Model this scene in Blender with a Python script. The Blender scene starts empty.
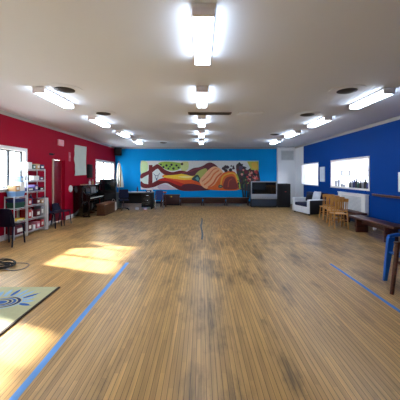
import bpy, bmesh, math, random
from mathutils import Vector, Matrix, noise

random.seed(7)
SC = bpy.context.scene
COL = SC.collection
PI = math.pi
EYE = 1.55            # camera height
XL, XR, YB, YN, HC = -4.68, 5.08, 15.0, -2.6, 3.05   # left/right/back/near walls, ceiling

# ------------------------------------------------------------------ camera
cam_d = bpy.data.cameras.new('camera')
cam_d.sensor_width = 36.0
cam_d.lens = 36.0 * 275.0 / 400.0
cam_d.shift_x = -1.0 / 400.0
cam_d.shift_y = -25.0 / 400.0
cam_d.clip_start = 0.05
cam = bpy.data.objects.new('camera', cam_d)
COL.objects.link(cam)
cam.location = (0, 0, EYE)
cam.rotation_euler = (PI / 2, 0, 0)
SC.camera = cam

# ------------------------------------------------------------------ world, sun, exposure
W = bpy.data.worlds.new('daylight')
SC.world = W
W.use_nodes = True
bg = W.node_tree.nodes['Background']
bg.inputs['Color'].default_value = (0.80, 0.90, 1.0, 1)
bg.inputs['Strength'].default_value = 18.0
sun_d = bpy.data.lights.new('sun', 'SUN')
sun_d.energy = 36.0
sun_d.angle = math.radians(2.6)
sun_d.color = (1.0, 0.97, 0.98)
sun = bpy.data.objects.new('sun', sun_d)
COL.objects.link(sun)
sun.location = (-8, 4, 6)
sun.rotation_euler = Vector((1.0, -0.37, -0.64)).to_track_quat('-Z', 'Y').to_euler()
LAMP = 22.0           # emission of the hall's fluorescent diffusers
ANNEX_FILL = 380.0     # emission of the unseen lights added in the annex
SC.view_settings.view_transform = 'Standard'
SC.view_settings.look = 'None'
SC.view_settings.gamma = 1.0
SC.view_settings.use_curve_mapping = False
SC.view_settings.exposure = 0.0

# ------------------------------------------------------------------ materials
def lin(c):
    f = lambda v: v / 12.92 if v <= 0.04045 else ((v + 0.055) / 1.055) ** 2.4
    return (f(c[0] / 255), f(c[1] / 255), f(c[2] / 255), 1.0)

_m = {}
def mat(name, rgb, rough=0.5, metal=0.0, var=0.12, scale=6.0, bump=0.0, spec=0.5, coat=0.0):
    """procedural principled material: colour broken up by noise"""
    if name in _m: return _m[name]
    m = bpy.data.materials.new(name); m.use_nodes = True
    nt = m.node_tree; b = nt.nodes['Principled BSDF']
    tc = nt.nodes.new('ShaderNodeTexCoord')
    nz = nt.nodes.new('ShaderNodeTexNoise'); nz.inputs['Scale'].default_value = scale
    nz.inputs['Detail'].default_value = 3
    nt.links.new(tc.outputs['Object'], nz.inputs['Vector'])
    mx = nt.nodes.new('ShaderNodeMix'); mx.data_type = 'RGBA'
    c = lin(rgb)
    mx.inputs['A'].default_value = (c[0] * (1 - var), c[1] * (1 - var), c[2] * (1 - var), 1)
    mx.inputs['B'].default_value = (min(1, c[0] * (1 + var)), min(1, c[1] * (1 + var)), min(1, c[2] * (1 + var)), 1)
    nt.links.new(nz.outputs['Fac'], mx.inputs['Factor'])
    nt.links.new(mx.outputs['Result'], b.inputs['Base Color'])
    b.inputs['Roughness'].default_value = rough
    b.inputs['Metallic'].default_value = metal
    b.inputs['Specular IOR Level'].default_value = spec
    b.inputs['Coat Weight'].default_value = coat
    if bump:
        bp = nt.nodes.new('ShaderNodeBump'); bp.inputs['Strength'].default_value = bump
        bp.inputs['Distance'].default_value = 0.01
        nt.links.new(nz.outputs['Fac'], bp.inputs['Height'])
        nt.links.new(bp.outputs['Normal'], b.inputs['Normal'])
    _m[name] = m
    return m

def emit(name, rgb, strength):
    if name in _m: return _m[name]
    m = bpy.data.materials.new(name); m.use_nodes = True
    b = m.node_tree.nodes['Principled BSDF']
    b.inputs['Base Color'].default_value = (0.8, 0.8, 0.8, 1)
    b.inputs['Emission Color'].default_value = lin(rgb)
    b.inputs['Emission Strength'].default_value = strength
    _m[name] = m
    return m

def wood(name, dark, light, rough=0.45, scale=3.0, axis=0):
    if name in _m: return _m[name]
    m = bpy.data.materials.new(name); m.use_nodes = True
    nt = m.node_tree; b = nt.nodes['Principled BSDF']
    tc = nt.nodes.new('ShaderNodeTexCoord'); mp = nt.nodes.new('ShaderNodeMapping')
    s = [14.0, 14.0, 14.0]; s[axis] = 1.2
    mp.inputs['Scale'].default_value = s
    nz = nt.nodes.new('ShaderNodeTexNoise'); nz.inputs['Scale'].default_value = scale
    nz.inputs['Detail'].default_value = 5
    rp = nt.nodes.new('ShaderNodeValToRGB')
    rp.color_ramp.elements[0].position = 0.35; rp.color_ramp.elements[0].color = lin(dark)
    rp.color_ramp.elements[1].position = 0.68; rp.color_ramp.elements[1].color = lin(light)
    nt.links.new(tc.outputs['Object'], mp.inputs['Vector'])
    nt.links.new(mp.outputs['Vector'], nz.inputs['Vector'])
    nt.links.new(nz.outputs['Fac'], rp.inputs['Fac'])
    nt.links.new(rp.outputs['Color'], b.inputs['Base Color'])
    b.inputs['Roughness'].default_value = rough
    _m[name] = m
    return m

def glass_mat():
    if 'pane_glass' in _m: return _m['pane_glass']
    m = bpy.data.materials.new('pane_glass'); m.use_nodes = True
    nt = m.node_tree
    for n in list(nt.nodes): nt.nodes.remove(n)
    out = nt.nodes.new('ShaderNodeOutputMaterial')
    tr = nt.nodes.new('ShaderNodeBsdfTransparent'); tr.inputs['Color'].default_value = (0.96, 0.98, 0.97, 1)
    gl = nt.nodes.new('ShaderNodeBsdfGlossy'); gl.inputs['Roughness'].default_value = 0.02
    mx = nt.nodes.new('ShaderNodeMixShader')
    mx.inputs['Fac'].default_value = 0.05
    nt.links.new(tr.outputs['BSDF'], mx.inputs[1]); nt.links.new(gl.outputs['BSDF'], mx.inputs[2])
    nt.links.new(mx.outputs['Shader'], out.inputs['Surface'])
    _m['pane_glass'] = m
    return m

def floor_mat():
    m = bpy.data.materials.new('worn_strip_floor'); m.use_nodes = True
    nt = m.node_tree; N = nt.nodes.new; L = nt.links.new
    b = nt.nodes['Principled BSDF']
    geo = N('ShaderNodeNewGeometry')
    sep = N('ShaderNodeSeparateXYZ'); L(geo.outputs['Position'], sep.inputs[0])
    com = N('ShaderNodeCombineXYZ'); L(sep.outputs['Y'], com.inputs['X']); L(sep.outputs['X'], com.inputs['Y'])
    br = N('ShaderNodeTexBrick'); br.offset = 0.37; br.offset_frequency = 2
    br.inputs['Scale'].default_value = 1.0
    br.inputs['Brick Width'].default_value = 80.0
    BW = 0.040; br.inputs['Row Height'].default_value = BW
    br.inputs['Mortar Size'].default_value = 0.0022
    br.inputs['Mortar Smooth'].default_value = 0.35
    br.inputs['Bias'].default_value = 0.0
    br.inputs['Color1'].default_value = lin((202, 160, 100))
    br.inputs['Color2'].default_value = lin((192, 152, 92))
    br.inputs['Mortar'].default_value = lin((98, 74, 50))
    L(com.outputs[0], br.inputs['Vector'])
    # every board its own tone: row number and a randomly shifted length index
    def mth(op, a, b=None):
        n = N('ShaderNodeMath'); n.operation = op; L(a, n.inputs[0])
        if b is not None:
            if isinstance(b, float): n.inputs[1].default_value = b
            else: L(b, n.inputs[1])
        return n.outputs[0]
    row = mth('FLOOR', mth('DIVIDE', sep.outputs['X'], BW))
    wn1 = N('ShaderNodeTexWhiteNoise'); wn1.noise_dimensions = '1D'; L(row, wn1.inputs['W'])
    seg = mth('FLOOR', mth('ADD', mth('DIVIDE', sep.outputs['Y'], 1.1), mth('MULTIPLY', wn1.outputs['Value'], 10.0)))
    cb = N('ShaderNodeCombineXYZ'); L(row, cb.inputs['X']); L(seg, cb.inputs['Y'])
    wn2 = N('ShaderNodeTexWhiteNoise'); wn2.noise_dimensions = '2D'; L(cb.outputs[0], wn2.inputs['Vector'])
    bt = N('ShaderNodeMapRange'); bt.inputs['To Min'].default_value = 0.86; bt.inputs['To Max'].default_value = 1.12
    L(wn2.outputs['Value'], bt.inputs['Value'])
    tone = N('ShaderNodeMix'); tone.data_type = 'RGBA'; tone.blend_type = 'MULTIPLY'; tone.inputs['Factor'].default_value = 1
    L(br.outputs['Color'], tone.inputs['A']); L(bt.outputs[0], tone.inputs['B'])
    # grain along the boards
    mp = N('ShaderNodeMapping'); mp.inputs['Scale'].default_value = (34, 1.6, 1)
    L(geo.outputs['Position'], mp.inputs['Vector'])
    g = N('ShaderNodeTexNoise'); g.inputs['Scale'].default_value = 1.0; g.inputs['Detail'].default_value = 5
    L(mp.outputs[0], g.inputs['Vector'])
    gm = N('ShaderNodeMapRange'); gm.inputs['From Min'].default_value = 0.3; gm.inputs['From Max'].default_value = 0.7
    gm.inputs['To Min'].default_value = 0.78; gm.inputs['To Max'].default_value = 1.16
    L(g.outputs['Fac'], gm.inputs['Value'])
    mul = N('ShaderNodeMix'); mul.data_type = 'RGBA'; mul.blend_type = 'MULTIPLY'; mul.inputs['Factor'].default_value = 1
    L(tone.outputs['Result'], mul.inputs['A']); L(gm.outputs[0], mul.inputs['B'])
    # worn lane down the middle: finish gone, boards grey with dirt
    mp2 = N('ShaderNodeMapping'); mp2.inputs['Scale'].default_value = (2.3, 1.0, 1); mp2.inputs['Location'].default_value = (3.1, 1.4, 0)
    L(geo.outputs['Position'], mp2.inputs['Vector'])
    w = N('ShaderNodeTexNoise'); w.inputs['Scale'].default_value = 1.0; w.inputs['Detail'].default_value = 7
    w.inputs['Roughness'].default_value = 0.68
    L(mp2.outputs[0], w.inputs['Vector'])
    lane = N('ShaderNodeMath'); lane.operation = 'ABSOLUTE'
    sub = N('ShaderNodeMath'); sub.operation = 'SUBTRACT'; sub.inputs[1].default_value = 0.35
    L(sep.outputs['X'], sub.inputs[0]); L(sub.outputs[0], lane.inputs[0])
    lr = N('ShaderNodeMapRange'); lr.inputs['From Min'].default_value = 0.3; lr.inputs['From Max'].default_value = 3.4
    lr.inputs['To Min'].default_value = 0.105; lr.inputs['To Max'].default_value = 0.0
    L(lane.outputs[0], lr.inputs['Value'])
    ad = N('ShaderNodeMath'); ad.operation = 'ADD'; L(w.outputs['Fac'], ad.inputs[0]); L(lr.outputs[0], ad.inputs[1])
    yr = N('ShaderNodeMapRange'); yr.inputs['From Min'].default_value = 3.0; yr.inputs['From Max'].default_value = 9.0  # wear grows toward the back, with the light's falloff painted in
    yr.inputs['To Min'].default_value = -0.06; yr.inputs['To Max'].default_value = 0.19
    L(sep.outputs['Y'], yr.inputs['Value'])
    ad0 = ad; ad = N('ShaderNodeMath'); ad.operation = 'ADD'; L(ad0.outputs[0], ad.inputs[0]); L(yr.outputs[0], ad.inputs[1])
    # darker strip along the benches on the right
    xr = N('ShaderNodeMapRange'); xr.inputs['From Min'].default_value = 1.8; xr.inputs['From Max'].default_value = 3.8
    xr.inputs['To Max'].default_value = 0.13
    L(sep.outputs['X'], xr.inputs['Value'])
    tot = mth('ADD', ad.outputs[0], xr.outputs[0])
    # single dark stains
    for sx, sy, kx, ky, amt in ((-.05, 2.0, 8.0, 3.0, .27), (.70, 2.12, 12.0, 4.0, .16), (.10, 3.0, 9.0, 2.6, .12), (.13, 4.6, 4.0, 2.2, .2), (-.75, 5.1, 3.0, 2.2, .14)):
        mpn = N('ShaderNodeMapping'); mpn.inputs['Scale'].default_value = (kx, ky, 0); mpn.inputs['Location'].default_value = (-sx * kx, -sy * ky, 0)
        L(geo.outputs['Position'], mpn.inputs['Vector'])
        ln = N('ShaderNodeVectorMath'); ln.operation = 'LENGTH'; L(mpn.outputs[0], ln.inputs[0])
        mr = N('ShaderNodeMapRange'); mr.inputs['From Min'].default_value = 0.2; mr.inputs['From Max'].default_value = 1.2
        mr.inputs['To Min'].default_value = amt; mr.inputs['To Max'].default_value = 0.0
        L(ln.outputs['Value'], mr.inputs['Value'])
        tot = mth('ADD', tot, mr.outputs[0])
    wr = N('ShaderNodeMapRange'); wr.inputs['From Min'].default_value = 0.57; wr.inputs['From Max'].default_value = 0.72
    wr.inputs['To Max'].default_value = 0.74
    L(tot, wr.inputs['Value'])
    # streaks make the wear follow single boards
    mp3 = N('ShaderNodeMapping'); mp3.inputs['Scale'].default_value = (25.0, 2.2, 1)
    L(geo.outputs['Position'], mp3.inputs['Vector'])
    st = N('ShaderNodeTexNoise'); st.inputs['Scale'].default_value = 1.0; st.inputs['Detail'].default_value = 3
    L(mp3.outputs[0], st.inputs['Vector'])
    sm = N('ShaderNodeMapRange'); sm.inputs['From Min'].default_value = 0.36; sm.inputs['From Max'].default_value = 0.62
    sm.inputs['To Min'].default_value = 0.22
    L(st.outputs['Fac'], sm.inputs['Value'])
    wm = N('ShaderNodeMath'); wm.operation = 'MULTIPLY'; L(wr.outputs[0], wm.inputs[0]); L(sm.outputs[0], wm.inputs[1])
    mx = N('ShaderNodeMix'); mx.data_type = 'RGBA'
    L(wm.outputs[0], mx.inputs['Factor']); L(mul.outputs['Result'], mx.inputs['A'])
    mx.inputs['B'].default_value = lin((74, 60, 42))
    L(mx.outputs['Result'], b.inputs['Base Color'])
    rr = N('ShaderNodeMapRange'); rr.inputs['To Min'].default_value = 0.27; rr.inputs['To Max'].default_value = 0.42
    L(w.outputs['Fac'], rr.inputs['Value']); L(rr.outputs[0], b.inputs['Roughness'])
    b.inputs['Specular IOR Level'].default_value = 0.4
    bp = N('ShaderNodeBump'); bp.inputs['Strength'].default_value = 0.12; bp.inputs['Distance'].default_value = 0.01
    L(g.outputs['Fac'], bp.inputs['Height']); L(bp.outputs['Normal'], b.inputs['Normal'])
    return m

RED = mat('crimson_wall_paint', (158, 0, 38), 0.6, var=0.06, scale=1.2, spec=0.12)
AZURE = mat('azure_wall_paint', (0, 146, 222), 0.6, var=0.06, scale=1.2, spec=0.1)
NAVY = mat('royal_blue_wall_paint', (0, 60, 140), 0.6, var=0.06, scale=1.2, spec=0.1)
WHITEWALL = mat('white_wall_paint', (240, 243, 248), 0.6, var=0.04, scale=1.5)
CEIL = mat('ceiling_paint', (210, 215, 226), 0.8, var=0.03, scale=0.8)
TRIMW = mat('white_gloss_trim', (228, 226, 228), 0.35, var=0.04)
TRIMG = mat('grey_cornice_paint', (176, 176, 176), 0.6, var=0.05)
BLACK = mat('black_satin', (14, 14, 16), 0.35, var=0.2)
BLACKM = mat('black_matt', (22, 22, 24), 0.7, var=0.2)
PIANO = mat('black_piano_lacquer', (20, 14, 13), 0.18, var=0.2, coat=0.4)
CHROME = mat('chrome', (205, 208, 212), 0.2, 1.0, var=0.05)
SILVER = mat('silver_plastic', (158, 164, 176), 0.35, 0.2, var=0.05)
WIRE = mat('white_coated_wire', (206, 208, 214), 0.4, 0.1, var=0.05)
NAVYPL = mat('dark_blue_plastic', (9, 17, 46), 0.4, var=0.15, spec=.3)
BLUEPL = mat('bright_blue_plastic', (20, 92, 176), 0.35, var=0.1)
DKWOOD = wood('dark_brown_wood', (52, 24, 18), (92, 46, 32), 0.4, axis=1)
DKWOODX = wood('dark_brown_wood_along', (48, 26, 20), (84, 46, 34), 0.4, axis=0)
PINE = wood('honey_pine', (166, 112, 54), (208, 154, 84), 0.4, axis=2)
OAKBENCH = wood('brown_bench_wood', (74, 44, 26), (110, 68, 40), 0.4, axis=1)
GREYCL = mat('grey_cloth', (120, 128, 128), 0.9, var=0.25, scale=20, bump=0.3)
NAVYCL = mat('navy_cloth', (16, 26, 62), 0.85, var=0.2, scale=25, bump=0.3)
WHITECL = mat('white_cloth', (226, 226, 222), 0.9, var=0.08, scale=18, bump=0.2)
WHITELE = mat('white_leatherette', (222, 226, 234), 0.4, var=0.05, scale=10)
DARKLE = mat('black_leatherette', (24, 24, 28), 0.45, var=0.15, scale=20)
PAPER = mat('white_paper', (232, 232, 228), 0.8, var=0.03)
DARKVENT = mat('dark_vent_metal', (40, 34, 30), 0.6, var=0.2)
TAPE = mat('blue_floor_tape', (92, 156, 228), 0.5, var=0.08, scale=12)
TAPEOLD = mat('worn_blue_floor_tape', (74, 92, 108), 0.6, var=0.35, scale=9)

# ------------------------------------------------------------------ mesh helpers
class MB:
    def __init__(self): self.bm = bmesh.new()
    def _merge(self, t, M=None, mi=0):
        if M is not None: bmesh.ops.transform(t, matrix=M, verts=t.verts)
        for f in t.faces: f.material_index = mi
        me = bpy.data.meshes.new('tmp'); t.to_mesh(me); t.free()
        self.bm.from_mesh(me); bpy.data.meshes.remove(me)
        return self
    def box(self, x0, x1, y0, y1, z0, z1, bev=0.0, seg=2, M=None, mi=0):
        t = bmesh.new()
        bmesh.ops.create_cube(t, size=1.0)
        for v in t.verts:
            v.co = Vector(((x0 + x1) / 2 + v.co.x * (x1 - x0), (y0 + y1) / 2 + v.co.y * (y1 - y0), (z0 + z1) / 2 + v.co.z * (z1 - z0)))
        if bev:
            bmesh.ops.bevel(t, geom=list(t.edges), offset=min(bev, 0.45 * min(abs(x1 - x0), abs(y1 - y0), abs(z1 - z0))), segments=seg, affect='EDGES', profile=0.5)
        return self._merge(t, M, mi)
    def rod(self, p, q, r0, r1=None, n=10, mi=0):
        p, q = Vector(p), Vector(q); r1 = r0 if r1 is None else r1
        d = q - p
        t = bmesh.new()
        bmesh.ops.create_cone(t, cap_ends=True, segments=n, radius1=r0, radius2=r1, depth=d.length)
        M = Matrix.Translation((p + q) / 2) @ d.to_track_quat('Z', 'Y').to_matrix().to_4x4()
        return self._merge(t, M, mi)
    def tube(self, pts, r, n=8, mi=0, closed=False):
        pts = [Vector(p) for p in pts]
        t = bmesh.new(); rings = []; N = len(pts)
        up = Vector((0, 0, 1))
        for i, p in enumerate(pts):
            a = pts[(i - 1) % N] if (closed or i > 0) else p
            c = pts[(i + 1) % N] if (closed or i < N - 1) else p
            d = (c - a).normalized()
            s = d.cross(up)
            if s.length < 1e-3: s = d.cross(Vector((0, 1, 0)))
            s.normalize(); u = s.cross(d).normalized()
            rings.append([t.verts.new(p + r * (math.cos(2 * PI * k / n) * s + math.sin(2 * PI * k / n) * u)) for k in range(n)])
        for i in range(N if closed else N - 1):
            A, B = rings[i], rings[(i + 1) % N]
            for k in range(n):
                t.faces.new((A[k], A[(k + 1) % n], B[(k + 1) % n], B[k]))
        if not closed:
            t.faces.new(rings[0][::-1]); t.faces.new(rings[-1])
        bmesh.ops.recalc_face_normals(t, faces=t.faces)
        return self._merge(t, None, mi)
    def lathe(self, prof, n=20, M=None, mi=0):
        t = bmesh.new(); rings = []
        for r, z in prof:
            rings.append([t.verts.new((max(r, 1e-4) * math.cos(2 * PI * k / n), max(r, 1e-4) * math.sin(2 * PI * k / n), z)) for k in range(n)])
        for A, B in zip(rings, rings[1:]):
            for k in range(n):
                t.faces.new((A[k], A[(k + 1) % n], B[(k + 1) % n], B[k]))
        t.faces.new(rings[0][::-1]); t.faces.new(rings[-1])
        bmesh.ops.recalc_face_normals(t, faces=t.faces)
        return self._merge(t, M, mi)
    def prism(self, pts, vec, mi=0, M=None):
        t = bmesh.new()
        a = [t.verts.new(p) for p in pts]
        b = [t.verts.new(Vector(p) + Vector(vec)) for p in pts]
        t.faces.new(a); t.faces.new(b[::-1])
        n = len(a)
        for i in range(n):
            t.faces.new((a[i], b[i], b[(i + 1) % n], a[(i + 1) % n]))
        bmesh.ops.recalc_face_normals(t, faces=t.faces)
        return self._merge(t, M, mi)
    def grid(self, fn, nu, nv, thick=0.0, mi=0):
        t = bmesh.new()
        V = [[t.verts.new(fn(i / nu, j / nv)) for j in range(nv + 1)] for i in range(nu + 1)]
        for i in range(nu):
            for j in range(nv):
                t.faces.new((V[i][j], V[i + 1][j], V[i + 1][j + 1], V[i][j + 1]))
        bmesh.ops.recalc_face_normals(t, faces=t.faces)
        if thick:
            bmesh.ops.solidify(t, geom=list(t.faces), thickness=thick)
            bmesh.ops.recalc_face_normals(t, faces=t.faces)
        return self._merge(t, None, mi)
    def build(self, name, mats, parent=None, smooth=True, label=None, loc=None, rz=0):
        me = bpy.data.meshes.new(name)
        self.bm.to_mesh(me); self.bm.free()
        for m in (mats if isinstance(mats, (list, tuple)) else [mats]): me.materials.append(m)
        if smooth:
            for p in me.polygons: p.use_smooth = True
            me.set_sharp_from_angle(angle=math.radians(32))
        o = bpy.data.objects.new(name, me); COL.objects.link(o)
        if parent is not None: o.parent = parent
        if loc is not None: o.location = loc
        o.rotation_euler.z = rz
        if label: o['label'] = label
        return o

def thing(name, label, cat, loc=(0, 0, 0), rz=0.0, group=None):
    o = bpy.data.objects.new(name, None); COL.objects.link(o)
    o.empty_display_size = 0.1
    o.location = loc; o.rotation_euler.z = rz
    return tag(o, label, cat, group)

def tag(o, label, cat, group=None):
    o['label'] = label; o['category'] = cat
    if group: o['group'] = group
    return o

def struct(o):
    o['kind'] = 'structure'; return o

def dup(root, loc, rz=None, label=None):
    r = root.copy(); COL.objects.link(r); r.location = loc
    if rz is not None: r.rotation_euler.z = rz
    if label: r['label'] = label
    for ch in list(root.children):
        c = ch.copy(); COL.objects.link(c); c.parent = r
        for g in list(ch.children):
            d = g.copy(); COL.objects.link(d); d.parent = c
    return r

def catmull(P, n=6, closed=True):
    out = []; N = len(P)
    rng = range(N) if closed else range(N - 1)
    for i in rng:
        g = lambda k: P[k % N] if closed else P[max(0, min(N - 1, k))]
        p0, p1, p2, p3 = g(i - 1), g(i), g(i + 1), g(i + 2)
        for s in range(n):
            t = s / n
            out.append(tuple(0.5 * (2 * b + (c - a) * t + (2 * a - 5 * b + 4 * c - d) * t * t + (3 * b - a - 3 * c + d) * t ** 3)
                             for a, b, c, d in zip(p0, p1, p2, p3)))
    if not closed: out.append(tuple(P[-1]))
    return out

ORD = ['first', 'second', 'third', 'fourth', 'fifth', 'sixth', 'seventh', 'eighth', 'ninth', 'tenth', 'eleventh', 'twelfth']

# ================================================================== SETTING
T = 0.16
def wall_with_holes(name, x0, x1, y0, y1, z0, z1, holes, m):
    ys = sorted({y0, y1, *[h[0] for h in holes], *[h[1] for h in holes]})
    zs = sorted({z0, z1, *[h[2] for h in holes], *[h[3] for h in holes]})
    b = MB()
    for a, c in zip(ys, ys[1:]):
        for d, e in zip(zs, zs[1:]):
            my, mz = (a + c) / 2, (d + e) / 2
            if any(h[0] < my < h[1] and h[2] < mz < h[3] for h in holes): continue
            b.box(x0, x1, a, c, d, e)
    bmesh.ops.remove_doubles(b.bm, verts=b.bm.verts, dist=1e-5)
    seen = {}
    for f in list(b.bm.faces):
        k = tuple(sorted(v.index for v in f.verts)); seen.setdefault(k, []).append(f)
    dead = [f for fs in seen.values() if len(fs) > 1 for f in fs]
    bmesh.ops.delete(b.bm, geom=dead, context='FACES_ONLY')
    return struct(b.build(name, m, smooth=False))

WZ0, WZ1 = 1.22, 2.18
WIN = [(12.25, 14.72), (5.48, 7.31), (2.10, 3.95), (-1.1, 0.75)]
DOOR = (8.70, 9.46, 0.0, 2.05)
AX = XR + T                                   # annex side of the right wall
HATCH = [(8.32, 10.71, 1.11, 2.08), (11.92, 13.86, 1.11, 2.06)]

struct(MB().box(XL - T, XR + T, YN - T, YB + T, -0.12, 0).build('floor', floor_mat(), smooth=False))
struct(MB().box(XL - T, XR + T, YN - T, YB + T, HC, HC + 0.12).build('ceiling', CEIL, smooth=False))
wall_with_holes('wall_left', XL - T, XL, YN, YB, 0, HC, [(a, c, WZ0, WZ1) for a, c in WIN] + [DOOR], RED)
wall_with_holes('wall_right', XR, XR + T, YN, 13.62, 0, HC, [h for h in HATCH if h[0] < 11] + [(11.92, 13.62, 1.11, 2.06)], NAVY)
wall_with_holes('wall_right', XR, XR + T, 13.62, YB, 0, HC, [(13.62, 13.86, 1.11, 2.06)], WHITEWALL)
struct(MB().box(XL - T, XR + T, YB, YB + T, 0, HC).build('wall_back', AZURE, smooth=False))
struct(MB().box(XL - T, XR + T, YN - T, YN, 0, HC).build('wall_near', WHITEWALL, smooth=False))
# the white boxed-out corner at the back right
struct(MB().box(4.13, XR - 0.001, YB - 0.22, YB - 0.001, 0, HC - 0.001).build('wall_corner', WHITEWALL, smooth=False))
# cornices and baseboards
struct(MB().prism([(XL, YN, HC), (XL + .05, YN, HC), (XL, YN, HC - .07)], (0, YB - YN, 0)).build('trim_1', TRIMG, smooth=False))
struct(MB().prism([(XR, YN, HC), (XR - .06, YN, HC), (XR, YN, HC - .08)], (0, YB - .23 - YN, 0)).build('trim_2', TRIMG, smooth=False))
struct(MB().prism([(XL + .05, YB, HC), (XL + .05, YB - .05, HC), (XL + .05, YB, HC - .07)], (4.12 - XL - .05, 0, 0)).build('trim_3', TRIMG, smooth=False))
bl = MB()
for a, c in ((YN, DOOR[0] - .07), (DOOR[1] + .05, YB)): bl.box(XL, XL + .018, a, c, 0, .13, .006)
struct(bl.build('baseboard_left', TRIMW))
struct(MB().box(XL + .02, 4.12, YB - .018, YB, 0, .12, .006).build('baseboard_back', mat('dark_blue_baseboard', (20, 44, 78), .5)))
struct(MB().box(XR - .018, XR, YN, 14.75, 0, .12, .006).build('baseboard_right', mat('dark_blue_baseboard', (20, 44, 78), .5)))

# windows in the left wall
GL = glass_mat()
DKFR = mat('dark_window_sash', (36, 40, 46), .4)
def window(n, a, c, mulls, muntin=False):
    w = thing('window_%d' % n, '', '', (0, 0, 0)); del w['label']; del w['category']; struct(w)
    f = MB()
    cw = .075
    for y0, y1, z0, z1 in ((a - cw, c + cw, WZ1 - .005, WZ1 + cw), (a - cw, c + cw, WZ0 - cw, WZ0 + .005), (a - cw, a + .005, WZ0, WZ1), (c - .005, c + cw, WZ0, WZ1)):
        f.box(XL - .002, XL + .022, y0, y1, z0, z1, .005)
    f.box(XL - .10, XL + .06, a - cw, c + cw, WZ0 - .03, WZ0 + .008, .006)
    struct(f.build('window_frame', TRIMW, w))
    for y0, y1, za, zb in ((a, a + .012, WZ0, WZ1), (c - .012, c, WZ0, WZ1), (a, c, WZ1 - .012, WZ1)): struct(MB().box(XL - .15, XL + .01, y0, y1, za, zb).build('window_lining', TRIMW, w))
    s = MB(); xs = XL - .09
    for y0, y1, z0, z1 in ((a, c, WZ1 - .045, WZ1), (a, c, WZ0, WZ0 + .045), (a, a + .045, WZ0, WZ1), (c - .045, c, WZ0, WZ1)):
        s.box(xs - .02, xs + .02, y0, y1, z0, z1, .004)
    for y in mulls: s.box(xs - .025, xs + .025, y - .035, y + .035, WZ0, WZ1, .004)
    if muntin: s.box(xs - .012, xs + .012, a, c, (WZ0 + WZ1) / 2 - .012, (WZ0 + WZ1) / 2 + .012)
    struct(s.build('window_sash', DKFR, w))
    struct(MB().box(xs - .003, xs + .003, a + .03, c - .03, WZ0 + .03, WZ1 - .03).build('window_pane', GL, w))
window(1, *WIN[0], [13.42])
window(2, *WIN[1], [6.15, 6.80])
window(3, *WIN[2], [2.75, 3.38])
window(4, *WIN[3], [-.45, .15])
# outside: bare pale ground
struct(MB().box(-40, XL - T - .01, -25, 40, -.5, -.3).build('ground', mat('pale_gravel', (190, 186, 176), .9, scale=3), smooth=False))

blocker = MB().prism([(XL - T, 12.0, 2.42), (XL - T, 12.0, 2.48), (XL - T - 1.9, 12.0, 2.30), (XL - T - 1.9, 12.0, 2.24)], (0, 4.0, 0))  # unseen board added outside to keep sun off the floor by the desk
struct(blocker.build('sun_blocker', mat('white_sun_blocker', (214, 214, 210), .7), smooth=False))
# recessed red door
d = thing('door_1', '', ''); del d['label']; del d['category']; struct(d)
struct(MB().box(XL - T + .005, XL - T + .045, DOOR[0] + .01, DOOR[1] - .01, .008, DOOR[3] - .01, .004).build('door_leaf', mat('dark_red_door_paint', (122, 12, 36), .4, var=.08), d))
fr = MB().box(XL - .05, XL + .025, DOOR[0] - .06, DOOR[0] + .02, 0, DOOR[3] + .01, .005)
struct(fr.build('door_frame', mat('bare_wood_jamb', (186, 160, 138), .5), d, label='pale jamb strip'))
struct(MB().rod((XL - .115, DOOR[1] - .09, .98), (XL - .075, DOOR[1] - .09, .98), .012).rod((XL - .075, DOOR[1] - .09, .98), (XL - .055, DOOR[1] - .09, .98), .028, .022).build('door_handle', CHROME, d))

# annex (kitchen) seen through the hatches
AXX = 8.6
struct(MB().box(AX, AXX, 6.6, 15.6, -.12, 0).build('floor', mat('annex_vinyl', (200, 196, 188), .5)))
struct(MB().box(AX, AXX, 6.6, 15.6, 2.7, 2.8).build('ceiling', WHITEWALL))
struct(MB().box(AXX, AXX + .1, 6.5, 15.7, 0, 2.7).build('wall_annex', WHITEWALL))
struct(MB().box(AX, AXX, 6.5, 6.6, 0, 2.7).build('wall_annex', WHITEWALL))
struct(MB().box(AX, AXX, 15.6, 15.7, 0, 2.7).build('wall_annex', WHITEWALL))
for n, (a, c, z0, z1) in enumerate(HATCH):
    w = thing('window_%d' % (5 + n), '', ''); del w['label']; del w['category']; struct(w)
    f = MB(); cw = .045
    for y0, y1, za, zb in ((a - cw, c + cw, z1 - .004, z1 + cw), (a - cw, c + cw, z0 - cw, z0 + .004), (a - cw, a + .004, z0, z1), (c - .004, c + cw, z0, z1)):
        f.box(XR - .02, XR + .002, y0, y1, za, zb, .004)
    struct(f.build('window_frame', TRIMW, w))
    for y0, y1, za, zb in ((a, a + .012, z0, z1), (c - .012, c, z0, z1), (a, c, z1 - .012, z1)): struct(MB().box(XR - .01, AX + .01, y0, y1, za, zb).build('window_lining', TRIMW, w))
    struct(MB().box(XR - .03, AX + .14, a, c, z0 - .02, z0 + .012, .004).build('window_sill', TRIMW, w))

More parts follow.
